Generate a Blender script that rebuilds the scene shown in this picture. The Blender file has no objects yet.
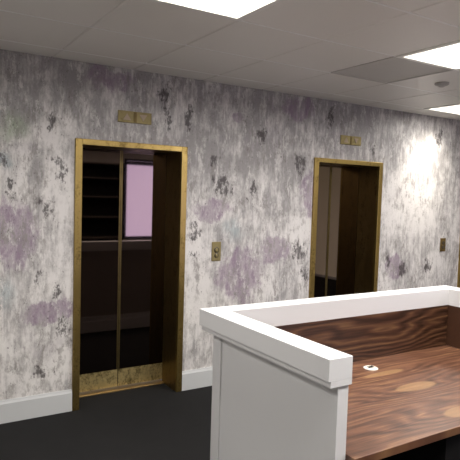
import bpy, bmesh, math
from mathutils import Matrix, Vector

scene = bpy.context.scene
COL = scene.collection

# ------------------------------------------------------------------ layout (metres; lift wall is the plane y = 0)
CEIL = 2.734
WTOP = CEIL + 0.2                          # walls run up past the suspended ceiling
SKIRT = 0.172
LW, LH, LSTEP = 0.97, 2.15, 2.404          # outer lift frame width / height, spacing of the lifts
DOOR_Y = 0.28
X0, X1, Y0 = -3.0, 6.9, -5.75              # room
DX, DY, DL, DW = 0.197, -1.696, 1.034, 2.073   # reception desk
DT, DB, CW = 1.129, 1.015, 0.123           # ledge top, ledge underside, ledge width
WT = 0.7255                                # worktop height

# ------------------------------------------------------------------ helpers
def box(bm, x0, x1, y0, y1, z0, z1, bev=0.0, seg=2):
    vs = [bm.verts.new((x, y, z)) for x in (x0, x1) for y in (y0, y1) for z in (z0, z1)]
    q = [(0, 1, 3, 2), (4, 6, 7, 5), (0, 4, 5, 1), (2, 3, 7, 6), (0, 2, 6, 4), (1, 5, 7, 3)]
    fs = [bm.faces.new([vs[i] for i in f]) for f in q]
    bmesh.ops.recalc_face_normals(bm, faces=fs)
    if bev > 0:
        es = {e for f in fs for e in f.edges}
        bmesh.ops.bevel(bm, geom=list(es), offset=bev, segments=seg, affect='EDGES', profile=0.5)

def lathe(bm, cx, cy, cz, prof, n=32, axis='Z'):
    rings = []
    for r, h in prof:
        ring = []
        for i in range(n):
            a = 2 * math.pi * i / n
            if axis == 'Z':
                p = (cx + r * math.cos(a), cy + r * math.sin(a), cz + h)
            else:                                     # axis along -y (out of the lift wall)
                p = (cx + r * math.cos(a), cy - h, cz + r * math.sin(a))
            ring.append(bm.verts.new(p))
        rings.append(ring)
    for a, b in zip(rings, rings[1:]):
        for i in range(n):
            bm.faces.new((a[i], a[(i + 1) % n], b[(i + 1) % n], b[i]))
    bm.faces.new(rings[0]); bm.faces.new(rings[-1])
    bmesh.ops.recalc_face_normals(bm, faces=bm.faces)

def prism(bm, pts, y0, y1):
    a = [bm.verts.new((x, y0, z)) for x, z in pts]
    b = [bm.verts.new((x, y1, z)) for x, z in pts]
    bm.faces.new(a); bm.faces.new(b[::-1])
    n = len(pts)
    for i in range(n):
        bm.faces.new((a[i], b[i], b[(i + 1) % n], a[(i + 1) % n]))
    bmesh.ops.recalc_face_normals(bm, faces=bm.faces)

def obj(name, bm, mat, parent=None, smooth=False, **props):
    me = bpy.data.meshes.new(name)
    bm.to_mesh(me); bm.free()
    o = bpy.data.objects.new(name, me)
    COL.objects.link(o)
    if mat: me.materials.append(mat)
    if smooth:
        for p in me.polygons: p.use_smooth = True
    if parent:
        o.parent = parent                              # mesh data is kept relative to the root thing's base
        root = parent
        while root.parent: root = root.parent
        me.transform(Matrix.Translation(-root.location))
    for k, v in props.items(): o[k] = v
    return o

def boxes(name, lst, mat, parent=None, bev=0.0, **props):
    bm = bmesh.new()
    for b in lst:
        t = bmesh.new(); box(t, *b, bev=bev)
        m = bpy.data.meshes.new('t'); t.to_mesh(m); t.free(); bm.from_mesh(m); bpy.data.meshes.remove(m)
    return obj(name, bm, mat, parent, **props)

def thing(name, loc, label, cat, group=None):
    o = bpy.data.objects.new(name, None)
    o.location = loc; o.empty_display_size = 0.1
    COL.objects.link(o)
    o['label'] = label; o['category'] = cat
    if group: o['group'] = group
    bpy.context.view_layer.update()
    return o

def dup(root, loc, label):
    r = root.copy(); COL.objects.link(r); r.location = loc; r['label'] = label
    for ch in list(root.children):
        c = ch.copy(); COL.objects.link(c); c.parent = r
        for g in list(ch.children):
            d = g.copy(); COL.objects.link(d); d.parent = c
    return r

# ------------------------------------------------------------------ node DSL
class N:
    def __init__(self, name):
        self.m = bpy.data.materials.new(name); self.m.use_nodes = True
        self.t = self.m.node_tree; self.b = self.t.nodes['Principled BSDF']
        g = self.t.nodes.new('ShaderNodeNewGeometry'); self.pos = g.outputs['Position']
    def link(self, a, b): self.t.links.new(a, b)
    def put(self, sock, v):
        if isinstance(v, bpy.types.NodeSocket): self.link(v, sock)
        elif v is not None: sock.default_value = v
    def math(self, op, a, b=None, c=None, clamp=False):
        n = self.t.nodes.new('ShaderNodeMath'); n.operation = op; n.use_clamp = clamp
        for i, v in enumerate((a, b, c)): self.put(n.inputs[i], v)
        return n.outputs[0]
    def vec(self, op, a, b=None):
        n = self.t.nodes.new('ShaderNodeVectorMath'); n.operation = op
        self.put(n.inputs[0], a)
        if b is not None: self.put(n.inputs[1], b)
        return n.outputs['Value'] if op in ('LENGTH', 'DOT_PRODUCT') else n.outputs['Vector']
    def scale(self, s, p=None, off=(0, 0, 0)):
        v = self.vec('MULTIPLY', p if p is not None else self.pos, s)
        return self.vec('ADD', v, off)
    def noise(self, v, scale=1.0, detail=4, rough=0.6, dist=0.0, color=False):
        n = self.t.nodes.new('ShaderNodeTexNoise')
        self.link(v, n.inputs['Vector']); n.inputs['Scale'].default_value = scale
        n.inputs['Detail'].default_value = detail; n.inputs['Roughness'].default_value = rough
        n.inputs['Distortion'].default_value = dist
        return n.outputs['Color'] if color else n.outputs['Fac']
    def ramp(self, f, a, b, lo=0.0, hi=1.0, smooth=True):
        n = self.t.nodes.new('ShaderNodeMapRange'); n.interpolation_type = 'SMOOTHSTEP' if smooth else 'LINEAR'
        self.put(n.inputs['Value'], f)
        for i, v in zip((1, 2, 3, 4), (a, b, lo, hi)): n.inputs[i].default_value = v
        return n.outputs['Result']
    def mix(self, f, a, b):
        n = self.t.nodes.new('ShaderNodeMix'); n.data_type = 'RGBA'
        self.put(n.inputs[0], f)
        for s, v in ((n.inputs[6], a), (n.inputs[7], b)):
            if isinstance(v, tuple): v = (*v, 1) if len(v) == 3 else v
            self.put(s, v)
        return n.outputs[2]
    def blob(self, p, c, s):
        d = self.vec('SUBTRACT', p, c)
        d = self.vec('MULTIPLY', d, tuple(0 if k == 0 else 1.0 / k for k in s))
        return self.ramp(self.vec('LENGTH', d), 1.5, 0.0)
    def blobs(self, p, lst):
        r = None
        for x, z, a, b in lst:
            f = self.blob(p, (x, 0, z), (a, 0, b))
            r = f if r is None else self.math('MAXIMUM', r, f)
        return r
    def bump(self, h, strength=0.3, dist=0.01):
        n = self.t.nodes.new('ShaderNodeBump'); n.inputs['Strength'].default_value = strength
        n.inputs['Distance'].default_value = dist; self.link(h, n.inputs['Height'])
        self.link(n.outputs['Normal'], self.b.inputs['Normal'])
    def out(self, color=None, rough=None, metal=None, spec=None):
        for k, v in (('Base Color', color), ('Roughness', rough), ('Metallic', metal), ('Specular IOR Level', spec)):
            if isinstance(v, tuple) and len(v) == 3: v = (*v, 1)
            self.put(self.b.inputs[k], v)
        return self.m

def paint(name, c, rough=0.5, var=0.06, sc=3.0, spec=0.5, bump=0.0):
    n = N(name)
    f = n.noise(n.pos, sc, 5)
    col = n.mix(f, tuple(k * (1 - var) for k in c), tuple(min(1, k * (1 + var)) for k in c))
    if bump: n.bump(n.noise(n.pos, 300, 2), bump, 0.001)
    return n.out(col, rough, 0.0, spec)

def emit(name, c, s):
    n = N(name); n.out((0.8, 0.8, 0.8), 0.5)
    n.b.inputs['Emission Color'].default_value = (*c, 1); n.b.inputs['Emission Strength'].default_value = s
    return n.m

# ------------------------------------------------------------------ materials
def wallpaper():
    n = N('distressed_wallpaper')
    wob = n.noise(n.scale((1, 1, 0.6)), 6, 4, 0.7, color=True)
    wob = n.vec('SUBTRACT', wob, (0.5, 0.5, 0.5))
    pw = n.vec('ADD', n.pos, n.scale((0.22, 0, 0.30), wob))           # ragged outlines
    purple = n.blobs(pw, [(-0.46, 1.41, 0.2, 0.27), (-0.18, 0.81, 0.20, 0.10), (0.27, 2.62, 0.22, 0.10), (1.56, 1.0, 0.25, 0.28),
        (1.24, 1.61, 0.21, 0.12), (2.2, 2.60, 0.23, 0.10), (1.48, 2.45, 0.05, 0.07), (2.37, 1.77, 0.13, 0.25), (3.66, 0.98, 0.17, 0.14),
        (1.96, 1.23, 0.19, 0.15), (-1.3, 1.2, 0.3, 0.4), (-2.2, 2.0, 0.3, 0.3), (5.9, 1.5, 0.3, 0.4)])
    dark = n.blobs(pw, [(-0.51, 1.95, 0.035, 0.1), (-0.48, 1.74, 0.035, 0.1), (-0.24, 1.1, 0.06, 0.06), (-0.12, 0.97, 0.035, 0.06),
        (0.75, 2.55, 0.06, 0.15), (0.79, 2.38, 0.05, 0.12), (1.0, 2.4, 0.035, 0.16), (-0.19, 2.23, 0.028, 0.12), (2.35, 0.99, 0.08, 0.13),
        (3.54, 1.05, 0.065, 0.07), (4.23, 0.99, 0.09, 0.10), (2.59, 2.55, 0.07, 0.17), (3.21, 2.28, 0.05, 0.07), (1.26, 2.06, 0.07, 0.06),
        (1.34, 1.84, 0.15, 0.10), (1.76, 2.32, 0.09, 0.09), (1.07, 1.41, 0.08, 0.10), (1.05, 1.21, 0.06, 0.05), (1.66, 1.8, 0.05, 0.15),
        (2.25, 1.2, 0.13, 0.14), (-0.22, 1.63, 0.075, 0.076), (3.78, 0.97, 0.085, 0.116), (4.32, 2.5, 0.09, 0.16), (-0.08, 0.66, 0.09, 0.11),
        (-0.25, 0.36, 0.075, 0.063), (-0.11, 1.9, 0.06, 0.106), (3.31, 1.47, 0.062, 0.15), (2.23, 2.06, 0.10, 0.12), (-1.0, 1.9, 0.1, 0.2)])
    white = n.blobs(pw, [(-0.11, 1.78, 0.12, 0.25), (1.05, 1.39, 0.10, 0.22), (-0.4, 1.81, 0.06, 0.3), (-0.1, 0.42, 0.13, 0.18),
        (1.85, 0.89, 0.18, 0.16), (1.09, 0.8, 0.11, 0.36), (-0.11, 2.2, 0.15, 0.15), (2.26, 1.42, 0.16, 0.2), (3.86, 1.75, 0.44, 0.57)])  # last patch, the largest, paints the bright pool of lamp light
    big = n.noise(n.scale((1, 1, 0.6)), 2.2, 9, 0.72)
    mid = n.noise(n.scale((1, 1, 0.42), off=(7, 0, 3)), 8, 9, 0.78)
    flake = n.noise(n.scale((1, 1, 0.45), off=(2, 0, 9)), 15, 9, 0.78)
    fine = n.noise(n.scale((1, 1, 0.6), off=(4, 0, 1)), 42, 6, 0.8)
    drip = n.noise(n.scale((1, 1, 0.10), off=(5, 0, 2)), 34, 6, 0.7)
    speck = n.noise(n.scale((1, 1, 0.75), off=(9, 0, 5)), 34, 3, 0.6)
    zshade = n.ramp(n.vec('DOT_PRODUCT', n.pos, (0, 0, 1)), 1.5, 2.2)    # dimmer light near the ceiling, painted as grey in the print's upper half
    t = n.math('ADD', n.math('MULTIPLY', big, 0.40), n.math('MULTIPLY', mid, 0.40))
    t = n.math('ADD', t, n.math('MULTIPLY', drip, 0.20))
    t = n.math('SUBTRACT', t, n.math('MULTIPLY', white, 0.09))
    t = n.math('ADD', t, n.math('MULTIPLY', zshade, ZSHADE))
    col = n.mix(n.ramp(t, 0.44, 0.575), WP_LIGHT, WP_MID)
    # lavender washes with broken edges
    pe = n.math('ADD', purple, n.math('MULTIPLY', n.math('SUBTRACT', mid, 0.5), 1.3))
    pm = n.math('MULTIPLY', n.ramp(pe, 0.18, 0.50), n.ramp(flake, 0.38, 0.56, 1.0, 0.55))
    col = n.mix(n.math('MULTIPLY', pm, 0.92), col, WP_PURPLE)
    lav = n.ramp(n.noise(n.scale((1, 1, 0.7), off=(31, 0, 14)), 2.6, 8, 0.7), 0.54, 0.66, 0, 0.35)
    col = n.mix(lav, col, WP_LAV)
    g = n.blob(pw, (-0.44, 0, 2.2), (0.1, 0, 0.11)); col = n.mix(n.math('MULTIPLY', g, 0.55), col, (0.27, 0.35, 0.21))
    c = n.blobs(pw, [(-0.5, 0.96, 0.07, 0.12), (1.48, 1.41, 0.11, 0.08), (-0.5, 1.95, 0.05, 0.08)])
    col = n.mix(n.math('MULTIPLY', c, 0.45), col, (0.36, 0.45, 0.48))
    # peeling grey flakes, pale chips
    area = n.ramp(n.noise(n.scale((1, 1, 0.7), off=(3, 0, 17)), 3.2, 5, 0.6), 0.38, 0.60, 0.10, 0.9)
    col = n.mix(n.math('MULTIPLY', n.ramp(flake, 0.50, 0.57, 0, 0.8), area), col, WP_GREY)
    f2 = n.noise(n.scale((1, 1, 0.38), off=(12, 0, 29)), 12, 9, 0.85)
    col = n.mix(n.ramp(f2, 0.53, 0.60, 0, 0.65), col, WP_CHIP)
    # charcoal scuffs and specks
    f3 = n.noise(n.scale((1, 1, 0.5), off=(17, 0, 8)), 30, 7, 0.8)
    de = n.math('ADD', n.math('MULTIPLY', dark, 0.15), n.math('ADD', n.math('MULTIPLY', f3, 0.65), n.math('MULTIPLY', flake, 0.35)))
    col = n.mix(n.ramp(de, 0.575, 0.65, 0, 0.85), col, WP_DARK)
    col = n.mix(n.ramp(speck, 0.68, 0.71, 0, 0.8), col, WP_DARK)
    dots = n.noise(n.scale((1, 1, 0.8), off=(21, 0, 6)), 62, 4, 0.7)
    col = n.mix(n.math('MULTIPLY', n.ramp(dots, 0.60, 0.65, 0, 0.85), n.ramp(mid, 0.47, 0.56)), col, WP_DARK)
    n.bump(fine, 0.15, 0.002)
    return n.out(col, 0.5, 0.0, 0.35)

ZSHADE = 0.035  # strength of the shade painted into the upper wall
WP_GREY = (0.225, 0.207, 0.198); WP_CHIP = (0.72, 0.70, 0.68)
WP_LIGHT = (0.66, 0.635, 0.625); WP_MID = (0.30, 0.287, 0.287); WP_PURPLE = (0.25, 0.185, 0.25); WP_LAV = (0.32, 0.28, 0.315); WP_DARK = (0.050, 0.042, 0.044)

def walnut(name, axis, ovals, dark=1.0, heart=0.65, wr=0.21, wf=0.60):
    """figured walnut veneer: contour lines of a height field, grain along x; axis = second in-plane axis (1: y, 2: z)"""
    n = N(name)
    sx = (1, 1, 0) if axis == 1 else (1, 0, 1)
    p = n.scale(sx)
    w = n.vec('SUBTRACT', n.noise(n.scale((0.9, 5, 5), p), 1.5, 4, 0.6, color=True), (0.5, 0.5, 0.5))
    pd = n.vec('ADD', p, n.scale((0.05, 0.030, 0.030), w))
    sep = n.t.nodes.new('ShaderNodeSeparateXYZ'); n.link(pd, sep.inputs[0])
    h = n.math('MULTIPLY', sep.outputs[axis], 26.0)
    h = n.math('ADD', h, n.math('MULTIPLY', n.noise(n.scale((0.5, 3, 3), p), 1.6, 3, 0.5), 9.0))
    core = None
    for (x, v, a, b, amp) in ovals:
        c = (x, v, 0) if axis == 1 else (x, 0, v)
        s = (a, b, 0) if axis == 1 else (a, 0, b)
        f = n.blob(pd, c, tuple(2.6 * k for k in s)); h = n.math('ADD', h, n.math('MULTIPLY', f, amp))
        k = n.ramp(n.blob(pd, c, s), 0.20, 0.42)
        core = k if core is None else n.math('MAXIMUM', core, k)
    ring = n.math('ADD', n.math('MULTIPLY', n.math('SINE', n.math('MULTIPLY', h, 5.2)), 0.5), 0.5)
    fibre = n.noise(n.scale((1.0, 60, 60), pd), 1.6, 4, 0.65)
    broad = n.noise(n.scale((0.5, 9, 9), pd, off=(3, 2, 2)), 1.5, 3, 0.5)
    t = n.math('ADD', n.math('MULTIPLY', ring, wr), n.math('ADD', n.math('MULTIPLY', fibre, wf), n.math('MULTIPLY', broad, 0.45)))
    a = (0.048, 0.021, 0.011); b = (0.146, 0.064, 0.036); c2 = (0.29, 0.155, 0.070)
    a, b, c2 = (tuple(k * dark for k in q) for q in (a, b, c2))
    col = n.mix(n.ramp(t, 0.42, 0.70, smooth=False), a, b)
    col = n.mix(n.ramp(t, 0.68, 0.90), col, c2)
    if core is not None:
        col = n.mix(n.math('MULTIPLY', core, heart), col, n.mix(fibre, (0.24, 0.135, 0.060), (0.33, 0.195, 0.090)))
    return n.out(col, 0.33, 0.0, 0.5)

def brass(name, base, patina, amount=0.5, rough=0.28):
    n = N(name)
    a = n.noise(n.scale((1, 1, 0.5)), 14, 6, 0.7)
    b = n.noise(n.pos, 60, 3, 0.6)
    t = n.math('ADD', n.math('MULTIPLY', a, 0.7), n.math('MULTIPLY', b, 0.3))
    m = n.ramp(t, 0.62 - 0.25 * amount, 0.75 - 0.15 * amount)
    col = n.mix(m, base, patina)
    return n.out(col, n.ramp(t, 0.3, 0.7, rough, rough + 0.22), 1.0)

M = {}
M['paper'] = wallpaper()
M['tile'] = paint('painted_metal_tile', (0.84, 0.81, 0.765), 0.45, 0.03, 1.5, 0.4)
M['runner'] = paint('bright_ceiling_runner', (0.93, 0.92, 0.90), 0.35, 0.01)
M['trim'] = paint('white_trim', (0.85, 0.84, 0.80), 0.4, 0.02)
M['grey_tile'] = paint('grey_perforated_tile', (0.60, 0.575, 0.545), 0.6, 0.05, 4)
M['void'] = paint('dark_void', (0.02, 0.02, 0.02), 0.8)
M['white'] = paint('white_lacquer', (0.69, 0.69, 0.70), 0.35, 0.015, 2)
M['front'] = paint('taupe_front_panel', (0.35, 0.315, 0.29), 0.5, 0.03, 2)
M['skirting'] = paint('white_gloss_skirting', (0.52, 0.53, 0.54), 0.4, 0.03, 2)
M['wall'] = paint('warm_white_wall', (0.62, 0.58, 0.52), 0.7, 0.04, 1.5)
M['fade_dark'] = paint('dark_plum_fade', (0.022, 0.017, 0.018), 0.7, 0.1, 1.5)
M['grey_wall'] = paint('pale_grey_wall', (0.66, 0.65, 0.64), 0.7, 0.04, 1.5)
M['brass'] = brass('aged_brass', (0.36, 0.26, 0.09), (0.17, 0.12, 0.042), 0.55, 0.30)
M['brass_reveal'] = brass('shade_toned_brass_lining', (0.27, 0.19, 0.075), (0.12, 0.08, 0.033), 0.5, 0.3)  # base lowered to paint in the reveal's dim surroundings, over real patina
M['brass_kick'] = brass('worn_brass_kickplate', (0.58, 0.47, 0.23), (0.13, 0.10, 0.04), 0.75, 0.48)
M['brass_sill'] = brass('brass_sill', (0.55, 0.38, 0.17), (0.30, 0.20, 0.09), 0.3, 0.35)
M['brass_plate'] = brass('satin_brass_plate', (0.30, 0.25, 0.125), (0.20, 0.16, 0.075), 0.3, 0.5)
M['bronze_edge'] = brass('bronze_edge_strip', (0.14, 0.105, 0.045), (0.08, 0.06, 0.03), 0.4, 0.35)
n = N('dark_bronze_mirror'); f = n.noise(n.scale((1, 1, 0.3)), 5, 4)
M['mirror'] = n.out(n.mix(f, (0.098, 0.074, 0.064), (0.110, 0.083, 0.072)), 0.03, 1.0)
n = N('charcoal_carpet'); f = n.noise(n.pos, 260, 3, 0.7); g = n.noise(n.pos, 6, 4)
n.bump(f, 0.6, 0.004)
M['carpet'] = n.out(n.mix(n.math('ADD', n.math('MULTIPLY', f, 0.7), n.math('MULTIPLY', g, 0.3)), (0.008, 0.008, 0.0083), (0.028, 0.0275, 0.028)), 0.95, 0.0, 0.1)
M['walnut_top'] = walnut('walnut_worktop', 1, [(1.25, -2.07, 0.17, 0.032, 2.0), (1.235, -2.31, 0.16, 0.050, 2.4), (1.16, -2.66, 0.15, 0.06, 2.0)], 0.88)
M['walnut_back'] = walnut('shaded_walnut_upstand', 2, [(0.95, 0.90, 0.34, 0.060, 2.6), (1.62, 0.83, 0.2, 0.03, 1.4)], 0.56, 0.0, 0.32, 0.48)  # worktop veneer with the upstand's shade multiplied into its colour
M['walnut_side'] = paint('walnut_side', (0.06, 0.026, 0.014), 0.4, 0.3, 9)
M['black'] = paint('black_laminate', (0.005, 0.0048, 0.0048), 0.7, spec=0.15)
M['shelf'] = paint('grey_brown_shelf_edge', (0.075, 0.06, 0.05), 0.5)
M['diffuser'] = emit('luminous_diffuser', (1.0, 0.96, 0.88), 6.0)
M['reflector'] = paint('louvre_reflector', (0.75, 0.74, 0.70), 0.25)
M['window_glow'] = emit('lavender_lit_glass', (0.66, 0.58, 0.95), 5.6)
M['added_glow'] = emit('warm_glow_sheet', (1.0, 0.90, 0.55), 0.42)  # emission of the added glow in the east wall
M['arrow'] = paint('frosted_arrow_lens', (0.34, 0.26, 0.19), 0.4)
M['plastic'] = paint('off_white_plastic', (0.70, 0.66, 0.58), 0.35)
M['sensor'] = paint('grey_sensor_plastic', (0.42, 0.40, 0.37), 0.5)
M['dark_button'] = paint('dark_bronze_button', (0.06, 0.045, 0.025), 0.4)

# ------------------------------------------------------------------ setting
S = dict(kind='structure')
boxes('floor', [(X0, X1, Y0, 0.30, -0.10, 0.0)], M['carpet'], **S)

lifts_x = [0.0, LSTEP, 2 * LSTEP]
T_WALL = 0.36
segs, x = [], X0
for lx in lifts_x:
    segs.append((x, lx + 0.045, 0, T_WALL, 0, WTOP))
    segs.append((lx + 0.045, lx + LW - 0.045, 0, T_WALL, LH - 0.04, WTOP))
    x = lx + LW - 0.045
segs.append((x, X1, 0, T_WALL, 0, WTOP))
boxes('wall_north', segs, M['paper'], **S)
boxes('wall_west', [(X0 - 0.15, X0, Y0, 0, 0, WTOP)], M['grey_wall'], **S)
EY0, EY1, EZ0, EZ1 = -4.95, -3.75, 0.01, 2.60         # unseen glowing window, added to brighten the middle lift's door reflection
boxes('wall_east', [(X1, X1 + 0.15, Y0, EY0, 0, WTOP), (X1, X1 + 0.15, EY1, 0, 0, WTOP),
                    (X1, X1 + 0.15, EY0, EY1, 0, EZ0), (X1, X1 + 0.15, EY0, EY1, EZ1, WTOP)], M['wall'], **S)
win = boxes('added_glow_window', [(X1 - 0.01, X1 + 0.12, EY0, EY0 + 0.04, EZ0, EZ1), (X1 - 0.01, X1 + 0.12, EY1 - 0.04, EY1, EZ0, EZ1),
                         (X1 - 0.01, X1 + 0.12, EY0 + 0.04, EY1 - 0.04, EZ0, EZ0 + 0.04), (X1 - 0.01, X1 + 0.12, EY0 + 0.04, EY1 - 0.04, EZ1 - 0.04, EZ1)], M['skirting'], **S)
boxes('glow_sheet', [(X1 + 0.06, X1 + 0.07, EY0 + 0.04, EY1 - 0.04, EZ0 + 0.04, EZ1 - 0.04)], M['added_glow'], win)
WX0, WX1, WZ0, WZ1 = 2.83, 3.75, 0.80, 2.42          # window in the south wall
boxes('wall_south', [(X0, WX0, Y0 - 0.15, Y0, 0, WTOP), (WX1, X1, Y0 - 0.15, Y0, 0, WTOP),
                     (WX0, WX1, Y0 - 0.15, Y0, 0, WZ0), (WX0, WX1, Y0 - 0.15, Y0, WZ1, WTOP)], M['wall'], **S)
win = boxes('window_1', [(WX0, WX0 + 0.055, Y0 - 0.12, Y0 + 0.01, WZ0, WZ1), (WX1 - 0.04, WX1, Y0 - 0.12, Y0 + 0.01, WZ0, WZ1),
                         (WX0 + 0.04, WX1 - 0.04, Y0 - 0.12, Y0 + 0.03, WZ0, WZ0 + 0.04), (WX0 + 0.04, WX1 - 0.04, Y0 - 0.12, Y0 + 0.01, WZ1 - 0.04, WZ1)], M['black'], **S)
boxes('window_pane', [(WX0 + 0.04, WX1 - 0.04, Y0 - 0.09, Y0 - 0.08, WZ0 + 0.04, WZ1 - 0.04)], M['window_glow'], win)
boxes('fade_strip', [(WX0 + 0.045, WX1 - 0.045, Y0 - 0.05, Y0 - 0.045, WZ1 - 0.12, WZ1 - 0.045)], M['fade_dark'], win)  # added dark strip, stands in for the pane's fade towards its top

# skirting board between the lifts
ends = [(X0, 0.0)] + [(a + LW, b) for a, b in zip(lifts_x, lifts_x[1:])] + [(lifts_x[-1] + LW, X1)]
for a, b in ends:
    bm = bmesh.new()
    pts = [(0, 0), (-0.018, 0), (-0.018, SKIRT - 0.025), (-0.012, SKIRT - 0.010), (-0.010, SKIRT), (0, SKIRT)]
    va = [bm.verts.new((a + 0.002, y, z)) for y, z in pts]; vb = [bm.verts.new((b - 0.002, y, z)) for y, z in pts]
    bm.faces.new(va); bm.faces.new(vb[::-1])
    for i in range(len(pts)):
        j = (i + 1) % len(pts); bm.faces.new((va[i], vb[i], vb[j], va[j]))
    bmesh.ops.recalc_face_normals(bm, faces=bm.faces)
    obj('baseboard_north', bm, M['skirting'], **S)

# ceiling of bevelled metal tiles
PX, PY, GX, GY = 0.64, 0.655, -0.18, -0.28           # tile pitch and one grid crossing
def cell(i, j):                                      # i to the right, j towards the camera
    return (GX + i * PX, GX + (i + 1) * PX, GY - (j + 1) * PY, GY - j * PY)
light_cells = [(0, 2), (3, 2), (6, 0), (0, 5), (3, 5), (6, 3), (6, 6), (-3, 2), (-3, 5)]
vent_cell = (3, 1)
bm = bmesh.new()
for i in range(-5, 12):
    for j in range(-1, 9):
        if (i, j) in light_cells or (i, j) == vent_cell: continue
        a, b, c, d = cell(i, j)
        a, b, c, d = max(a, X0), min(b, X1), max(c, Y0), min(d, 0.0)
        if b - a < 0.02 or d - c < 0.02: continue
        g, e = 0.0014, 0.011
        o_ = [(a + g, c + g), (b - g, c + g), (b - g, d - g), (a + g, d - g)]
        i_ = [(a + e, c + e), (b - e, c + e), (b - e, d - e), (a + e, d - e)]
        up = [bm.verts.new((*p, CEIL + 0.03)) for p in o_]
        ed = [bm.verts.new((*p, CEIL + 0.0065)) for p in o_]
        lo = [bm.verts.new((*p, CEIL)) for p in i_]
        for r, s in ((up, ed), (ed, lo)):
            for k in range(4): bm.faces.new((r[k], r[(k + 1) % 4], s[(k + 1) % 4], s[k]))
        bm.faces.new(lo)
bmesh.ops.recalc_face_normals(bm, faces=bm.faces)
box(bm, X0, X1, Y0, 0.0, CEIL + 0.14, CEIL + 0.2)
for f in bm.faces:
    if len(f.verts) == 4 and abs(f.normal.z) > 0.99 and f.calc_center_median().z < CEIL + 0.001 and f.normal.z > 0: f.normal_flip()
obj('ceiling', bm, M['tile'], **S)
# slim exposed runners of the ceiling grid, parallel to the lift wall
runs = []
occupied = light_cells + [vent_cell]
for j in range(0, 9):
    y = GY - j * PY
    for i in range(-5, 12):
        a, b = max(GX + i * PX, X0), min(GX + (i + 1) * PX, X1)
        if b > a and y > Y0 + 0.02 and (i, j) not in occupied and (i, j - 1) not in occupied: runs.append((a, b, y - 0.006, y + 0.006, CEIL - 0.0015, CEIL + 0.02))
boxes('trim_1', runs, M['runner'], **S)

# ------------------------------------------------------------------ lifts
def make_lift(x, label):
    t = thing('elevator', (x, 0, 0), label, 'elevator', 'brass framed lifts along the wall')
    W, H, a = LW, LH, 0.055
    p = -0.022
    bm = bmesh.new()
    for b in ((x, x + a, p, 0.012, 0, H), (x + W - a, x + W, p, 0.012, 0, H), (x + a, x + W - a, p, 0.012, H - 0.046, H)):
        tb = bmesh.new(); box(tb, *b, bev=0.003); m = bpy.data.meshes.new('t'); tb.to_mesh(m); tb.free(); bm.from_mesh(m); bpy.data.meshes.remove(m)
    obj('architrave', bm, M['brass'], t)
    li = 0.008
    boxes('reveal_lining', [(x + a - li, x + a, 0.012, DOOR_Y - 0.002, 0, H - 0.046), (x + W - a, x + W - a + li, 0.012, DOOR_Y - 0.002, 0, H - 0.046),
                            (x + a, x + W - a, 0.012, DOOR_Y - 0.002, H - 0.046, H - 0.038)], M['brass_reveal'], t)
    boxes('sill', [(x + a, x + W - a, 0.228, 0.34, 0.0, 0.012)], M['brass_sill'], t, bev=0.002)
    mid = x + W / 2
    for s in (-1, 1):
        e0, e1 = (x + a - 0.006, mid - 0.002) if s < 0 else (mid + 0.002, x + W - a + 0.006)
        d = boxes('door_panel', [(e0, e1, DOOR_Y, DOOR_Y + 0.035, 0.028, H - 0.036)], M['mirror'], t, label='dark bronze mirror door panel')
        k0, k1 = (e0 + 0.001, e1 - 0.001)
        boxes('kick_plate', [(k0, k1, DOOR_Y - 0.003, DOOR_Y - 0.0002, 0.03, 0.182)], M['brass_kick'], d, label='worn brass kick plate')
        q0, q1 = (e1 - 0.012, e1) if s < 0 else (e0, e0 + 0.012)
        boxes('edge_strip', [(q0, q1, DOOR_Y - 0.004, DOOR_Y - 0.0002, 0.183, H - 0.05)], M['bronze_edge'], d, label='thin bronze edge strip')
    return t
lift = make_lift(0.0, 'nearest and largest brass framed lift, left of the round button plate')
dup(lift, (LSTEP, 0, 0), 'brass framed lift behind the white desk ledge, middle of three')
dup(lift, (2 * LSTEP, 0, 0), 'third lift cut off by the right edge, only a brass strip showing')

# lift indicators over the doors
def make_indicator(x, label):
    t = thing('lift_indicator', (x, 0, 2.355), label, 'indicator', 'brass arrow indicators above lifts')
    w, h = 0.145, 0.047
    boxes('backplate', [(x - w, x + w, -0.010, 0.001, 2.355 - h, 2.355 + h)], M['brass_plate'], t, bev=0.003)
    for s, up in ((-1, 1), (1, -1)):
        cx = x + s * 0.07
        bm = bmesh.new()
        z0, z1 = 2.355 - up * 0.026, 2.355 + up * 0.026
        prism(bm, [(cx - 0.034, z0), (cx + 0.034, z0), (cx, z1)], -0.013, -0.0101)
        obj('arrow_lens', bm, M['arrow'], t, label='pale pink up arrow' if up > 0 else 'pale pink down arrow')
    boxes('divider', [(x - 0.012, x + 0.012, -0.0125, -0.0101, 2.355 - h + 0.006, 2.355 + h - 0.006)], M['bronze_edge'], t)
    return t
ind = make_indicator(0.487, 'brass arrow indicator above the nearest lift')
dup(ind, (0.487 + LSTEP, 0, 2.355), 'brass arrow indicator above the lift behind the desk')

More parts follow.
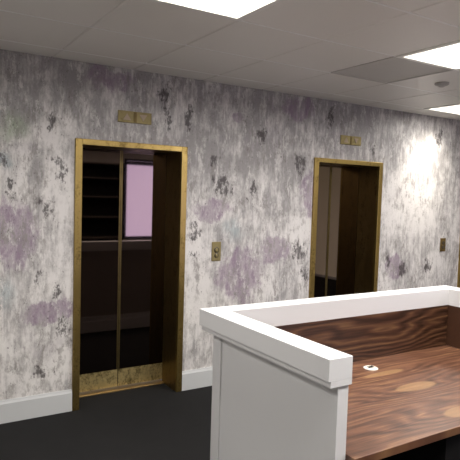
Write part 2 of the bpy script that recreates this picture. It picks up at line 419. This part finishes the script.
# call plates
t = thing('lift_call_plate', (1.294, 0, 1.235), 'brass call plate with two round buttons, right of the nearest lift', 'call button', 'brass call plates on the wall')
bx = 1.294
boxes('backplate', [(bx - 0.047, bx + 0.047, -0.009, 0.001, 1.148, 1.322)], M['brass_plate'], t, bev=0.003)
for bz, r in ((1.248, 0.026), (1.198, 0.022)):
    bm = bmesh.new(); lathe(bm, bx, -0.009, bz, [(r, 0.0002), (r, 0.004), (r - 0.005, 0.006), (r - 0.007, 0.003)], axis='Y')
    bt = obj('button_ring', bm, M['dark_button'], t)
    bm = bmesh.new(); lathe(bm, bx, -0.009, bz, [(r - 0.009, 0.0035), (r - 0.009, 0.007), (r - 0.013, 0.009)], axis='Y')
    obj('button_cap', bm, M['brass_plate'], bt)
t = thing('lift_call_plate', (4.482, 0, 1.225), 'small plain bronze call plate on the brighter right stretch of wall', 'call button', 'brass call plates on the wall')
bx = 4.482
boxes('backplate', [(bx - 0.047, bx + 0.047, -0.009, 0.001, 1.143, 1.305)], M['brass_reveal'], t, bev=0.003)
for bz, r in ((1.248, 0.022), (1.198, 0.022)):
    bm = bmesh.new(); lathe(bm, bx, -0.009, bz, [(r, 0.0002), (r, 0.004), (r - 0.005, 0.006)], axis='Y')
    obj('button_ring', bm, M['dark_button'], t)

# ------------------------------------------------------------------ reception desk
xa, xb, ya, yb = DX, DX + DW, DY, DY - DL             # outer ledge limits (yb = open side)
desk = thing('reception_desk', ((xa + xb) / 2, (ya + yb) / 2, 0), 'white U-shaped reception desk with raised ledge and walnut worktop', 'desk')
def u_shape(o, i, z0, z1, y_end, bev=0.0):
    """U in plan: outer offset o, inner offset i from the outer ledge line"""
    pts = [(xa + o, y_end), (xa + o, ya - o), (xb - o, ya - o), (xb - o, y_end), (xb - i, y_end), (xb - i, ya - i), (xa + i, ya - i), (xa + i, y_end)]
    b = bmesh.new()
    lo = [b.verts.new((x_, y_, z0)) for x_, y_ in pts]; hi = [b.verts.new((x_, y_, z1)) for x_, y_ in pts]
    for L in (lo, hi):
        for q in ((0, 1, 6, 7), (1, 2, 5, 6), (2, 3, 4, 5)): b.faces.new([L[k] for k in q])
    for k in range(8):
        b.faces.new((lo[k], lo[(k + 1) % 8], hi[(k + 1) % 8], hi[k]))
    bmesh.ops.recalc_face_normals(b, faces=b.faces)
    if bev:
        es = [e for e in b.edges if len(e.link_faces) == 2 and e.calc_face_angle() > 0.5]
        bmesh.ops.bevel(b, geom=es, offset=bev, segments=2, affect='EDGES', profile=0.5)
    return b
obj('ledge', u_shape(0.0, CW, DB + 0.025, DT, yb, 0.0012), M['white'], desk)
obj('ledge_moulding', u_shape(0.011, CW, DB, DB + 0.025, yb, 0.0), M['white'], desk)
PO, PI_ = 0.054, 0.118                                # panel faces (outer, inner) measured from the ledge line
# left side panel: stile at the wall end, recessed field
rec = 0.008
def side_panel(sgn):
    fx = (lambda v: xa + v) if sgn < 0 else (lambda v: xb - v)
    def B(v0, v1, y0, y1, z0, z1):
        p, q = sorted((fx(v0), fx(v1))); return (p, q, y0, y1, z0, z1)
    yt = ya - 0.064; ye = yb + 0.012
    return boxes('side_panel', [B(PO + rec, PI_, ye, yt - 0.08, 0.0, DB - 0.0005), B(PO, PI_, yt - 0.0785, yt, 0.0, DB - 0.0005),
                                B(PO, PO + rec - 0.0002, ye + 0.0, yt - 0.0795, 0.0, 0.16)], M['white'], desk, bev=0.0008)
side_panel(-1); side_panel(1)
# front towards the lifts: panel with rails and tall skirting
boxes('front_panel', [(xa + PI_ + 0.001, xb - PI_ - 0.001, ya - PI_, ya - PO - 0.012, 0.0, DB - 0.0005)], M['front'], desk)
boxes('front_skirting', [(xa + PI_ + 0.001, xb - PI_ - 0.001, ya - PO - 0.0115, ya - PO + 0.018, 0.0, 0.14),
                         (xa + PI_ + 0.001, xb - PI_ - 0.001, ya - PO - 0.0115, ya - PO + 0.008, 0.14, 0.195)], M['white'], desk, bev=0.002)
boxes('upstand', [(xa + PI_ + 0.001, xb - PI_ - 0.001, ya - PI_ - 0.006, ya - PI_ - 0.0005, WT - 0.2, DB - 0.001)], M['walnut_back'], desk, label='walnut back panel with shade in its colour')
boxes('side_lining', [(xb - PI_ - 0.006, xb - PI_ - 0.0005, yb + 0.015, ya - PI_ - 0.0065, WT + 0.001, DB - 0.001)], M['walnut_side'], desk, label='dark walnut side lining')
boxes('shadow_lining', [(xa + PI_ + 0.001, xb - PI_ - 0.001, ya - PI_ - 0.02, ya - PI_ - 0.0065, 0.0, WT - 0.045)], M['black'], desk)  # black sheet painting the dark under the worktop
boxes('worktop', [(xa + PI_ + 0.0005, xb - PI_ - 0.0065, -2.768, ya - PI_ - 0.0065, WT - 0.036, WT)], M['walnut_top'], desk, bev=0.002, label='figured walnut worktop')
boxes('shadow_block', [(0.95, xb - PI_ - 0.01, -2.72, ya - 0.2, 0.02, WT - 0.037)], M['black'], desk, label='black block standing in for the shadow under the worktop')  # added block, black to hold the shade beneath the worktop
# cable grommet
bm = bmesh.new(); lathe(bm, 1.245, -1.962, WT, [(0.044, 0.0002), (0.044, 0.003), (0.038, 0.006), (0.026, 0.006), (0.024, 0.004)], 40)
gr = obj('cable_grommet', bm, M['plastic'], desk, label='off-white round cable grommet')
boxes('slot', [(1.232, 1.272, -1.966, -1.944, WT + 0.0045, WT + 0.0072)], M['black'], gr)

# ------------------------------------------------------------------ ceiling fittings
def make_light(c, label):
    a, b, y0, y1 = cell(*c)
    t = thing('ceiling_light', ((a + b) / 2, (y0 + y1) / 2, CEIL), label, 'ceiling light', 'square recessed light panels')
    f = 0.036
    z0, z1 = CEIL - 0.006, CEIL + 0.075
    boxes('frame', [(a + .002, a + f, y0 + .002, y1 - .002, z0, z1), (b - f, b - .002, y0 + .002, y1 - .002, z0, z1),
                    (a + f, b - f, y0 + .002, y0 + f, z0, z1), (a + f, b - f, y1 - f, y1 - .002, z0, z1)], M['trim'], t)
    boxes('diffuser', [(a + f, b - f, y0 + f, y1 - f, CEIL + 0.060, CEIL + 0.066)], M['diffuser'], t)
    cx = (a + b) / 2
    for k in (-1, 1):
        boxes('louvre_blade', [(cx + k * 0.1 - 0.003, cx + k * 0.1 + 0.003, y0 + f, y1 - f, CEIL + 0.01, CEIL + 0.059)], M['reflector'], t)
    return t
POWER = {(0, 2): 30, (3, 2): 48, (6, 0): 9, (0, 5): 36, (3, 5): 40, (6, 3): 45, (6, 6): 30, (-3, 2): 25, (-3, 5): 8}
labels = {(0, 2): 'bright light panel at the top edge, above the nearest lift side', (3, 2): 'bright light panel next to the grey ceiling vent',
          (6, 0): 'small far light panel close to the wall at right'}
def lamp(c, power, spread=172, name='light_glow'):
    a, b, y0, y1 = cell(*c)
    l = bpy.data.lights.new(name, 'AREA'); l.shape = 'RECTANGLE'; l.size = b - a - 0.08; l.size_y = y1 - y0 - 0.08
    l.energy = power; l.color = (1.0, 0.96, 0.91); l.spread = math.radians(spread)
    o = bpy.data.objects.new(name, l); o.location = ((a + b) / 2, (y0 + y1) / 2, CEIL - 0.008); COL.objects.link(o)
labels.update({(3, 5): 'light panel overhead behind the open side of the desk', (0, 5): 'light panel nearly above the camera', (6, 3): 'light panel right of the desk, out of frame',
    (6, 6): 'light panel in the far right corner of the room', (-3, 2): 'light panel left of the nearest lift, out of frame', (-3, 5): 'light panel in the back left of the room'})
for c in light_cells:
    make_light(c, labels[c]); lamp(c, POWER[c])
# the far panel's wall-side lamp, tilted by its reflector so that it washes the wallpaper
l = bpy.data.lights.new('wall_washer', 'AREA'); l.shape = 'RECTANGLE'; l.size = 0.22; l.size_y = 0.06
l.energy = 4.2; l.color = (1.0, 0.93, 0.80); l.spread = math.radians(80)
o = bpy.data.objects.new('wall_washer', l); o.location = (4.12, -0.40, CEIL - 0.009); o.rotation_euler = (math.radians(28), 0, 0); COL.objects.link(o)
a, b, y0, y1 = cell(*vent_cell)
t = thing('ceiling_vent', ((a + b) / 2, (y0 + y1) / 2, CEIL), 'grey perforated square ceiling vent beside a bright light panel', 'vent')
f = 0.02
boxes('frame', [(a + .002, a + f, y0, y1, CEIL - 0.003, CEIL + 0.03), (b - f, b - .002, y0, y1, CEIL - 0.003, CEIL + 0.03),
                (a + f, b - f, y0 + .002, y0 + f, CEIL - 0.003, CEIL + 0.03), (a + f, b - f, y1 - f, y1 - .002, CEIL - 0.003, CEIL + 0.03)], M['grey_tile'], t)
boxes('perforated_panel', [(a + f, b - f, y0 + f, y1 - f, CEIL + 0.002, CEIL + 0.02)], M['grey_tile'], t)
t = thing('ceiling_sensor', (2.704, -1.238, CEIL), 'small round grey sensor on the ceiling between two light panels', 'sensor')
bm = bmesh.new(); lathe(bm, 2.704, -1.238, CEIL, [(0.058, -0.0002), (0.058, -0.012), (0.046, -0.02), (0.03, -0.021)], 32)
obj('housing', bm, M['sensor'], t)
bm = bmesh.new(); lathe(bm, 2.704, -1.238, CEIL, [(0.028, -0.0215), (0.026, -0.03), (0.012, -0.036)], 24)
obj('lens', bm, M['grey_tile'], t)

# ------------------------------------------------------------------ shelving behind the desk (seen reflected in the nearest lift)
t = thing('shelving_unit', (2.0, -5.58, 0), 'tall black shelving unit reflected in the left door of the nearest lift', 'shelves')
sx0, sx1, sy0, sy1 = 1.15, 2.72, Y0 + 0.002, -5.44
for xx in (sx0, sx1 - 0.03):
    boxes('side_board', [(xx, xx + 0.03, sy0, sy1, 0, 2.30)], M['black'], t)
boxes('back_board', [(sx0 + 0.03, sx1 - 0.03, sy0, sy0 + 0.012, 0, 2.30)], M['black'], t)
for z in (0.08, 0.45, 0.85, 1.25, 1.64, 2.0, 2.28):
    boxes('shelf', [(sx0 + 0.03, sx1 - 0.03, sy0 + 0.012, sy1, z - 0.011, z + 0.011)], M['shelf'], t)

# ------------------------------------------------------------------ world, camera, colour
w = bpy.data.worlds.new('World'); scene.world = w; w.use_nodes = True
w.node_tree.nodes['Background'].inputs[0].default_value = (0.8, 0.85, 1, 1); w.node_tree.nodes['Background'].inputs[1].default_value = 0.3

yaw, pitch, roll, fpx = 0.55898, -0.06345, 0.03023, 551.016
fwd = Vector((math.sin(yaw) * math.cos(pitch), math.cos(yaw) * math.cos(pitch), math.sin(pitch)))
right = Vector((math.cos(yaw), -math.sin(yaw), 0)); up = right.cross(fwd)
r2 = math.cos(roll) * right + math.sin(roll) * up; u2 = -math.sin(roll) * right + math.cos(roll) * up
cd = bpy.data.cameras.new('Camera'); cam = bpy.data.objects.new('Camera', cd); COL.objects.link(cam)
m = Matrix((r2, u2, -fwd)).transposed().to_4x4(); m.translation = Vector((-1.24117, -4.28052, 1.74838))
cam.matrix_world = m
cd.sensor_width = 36; cd.lens = fpx / 460 * 36; cd.clip_start = 0.05
scene.camera = cam
vs = scene.view_settings
scene.display_settings.display_device = 'sRGB'
vs.view_transform = 'Standard'; vs.look = 'None'; vs.gamma = 1; vs.exposure = 0.0; vs.use_curve_mapping = False
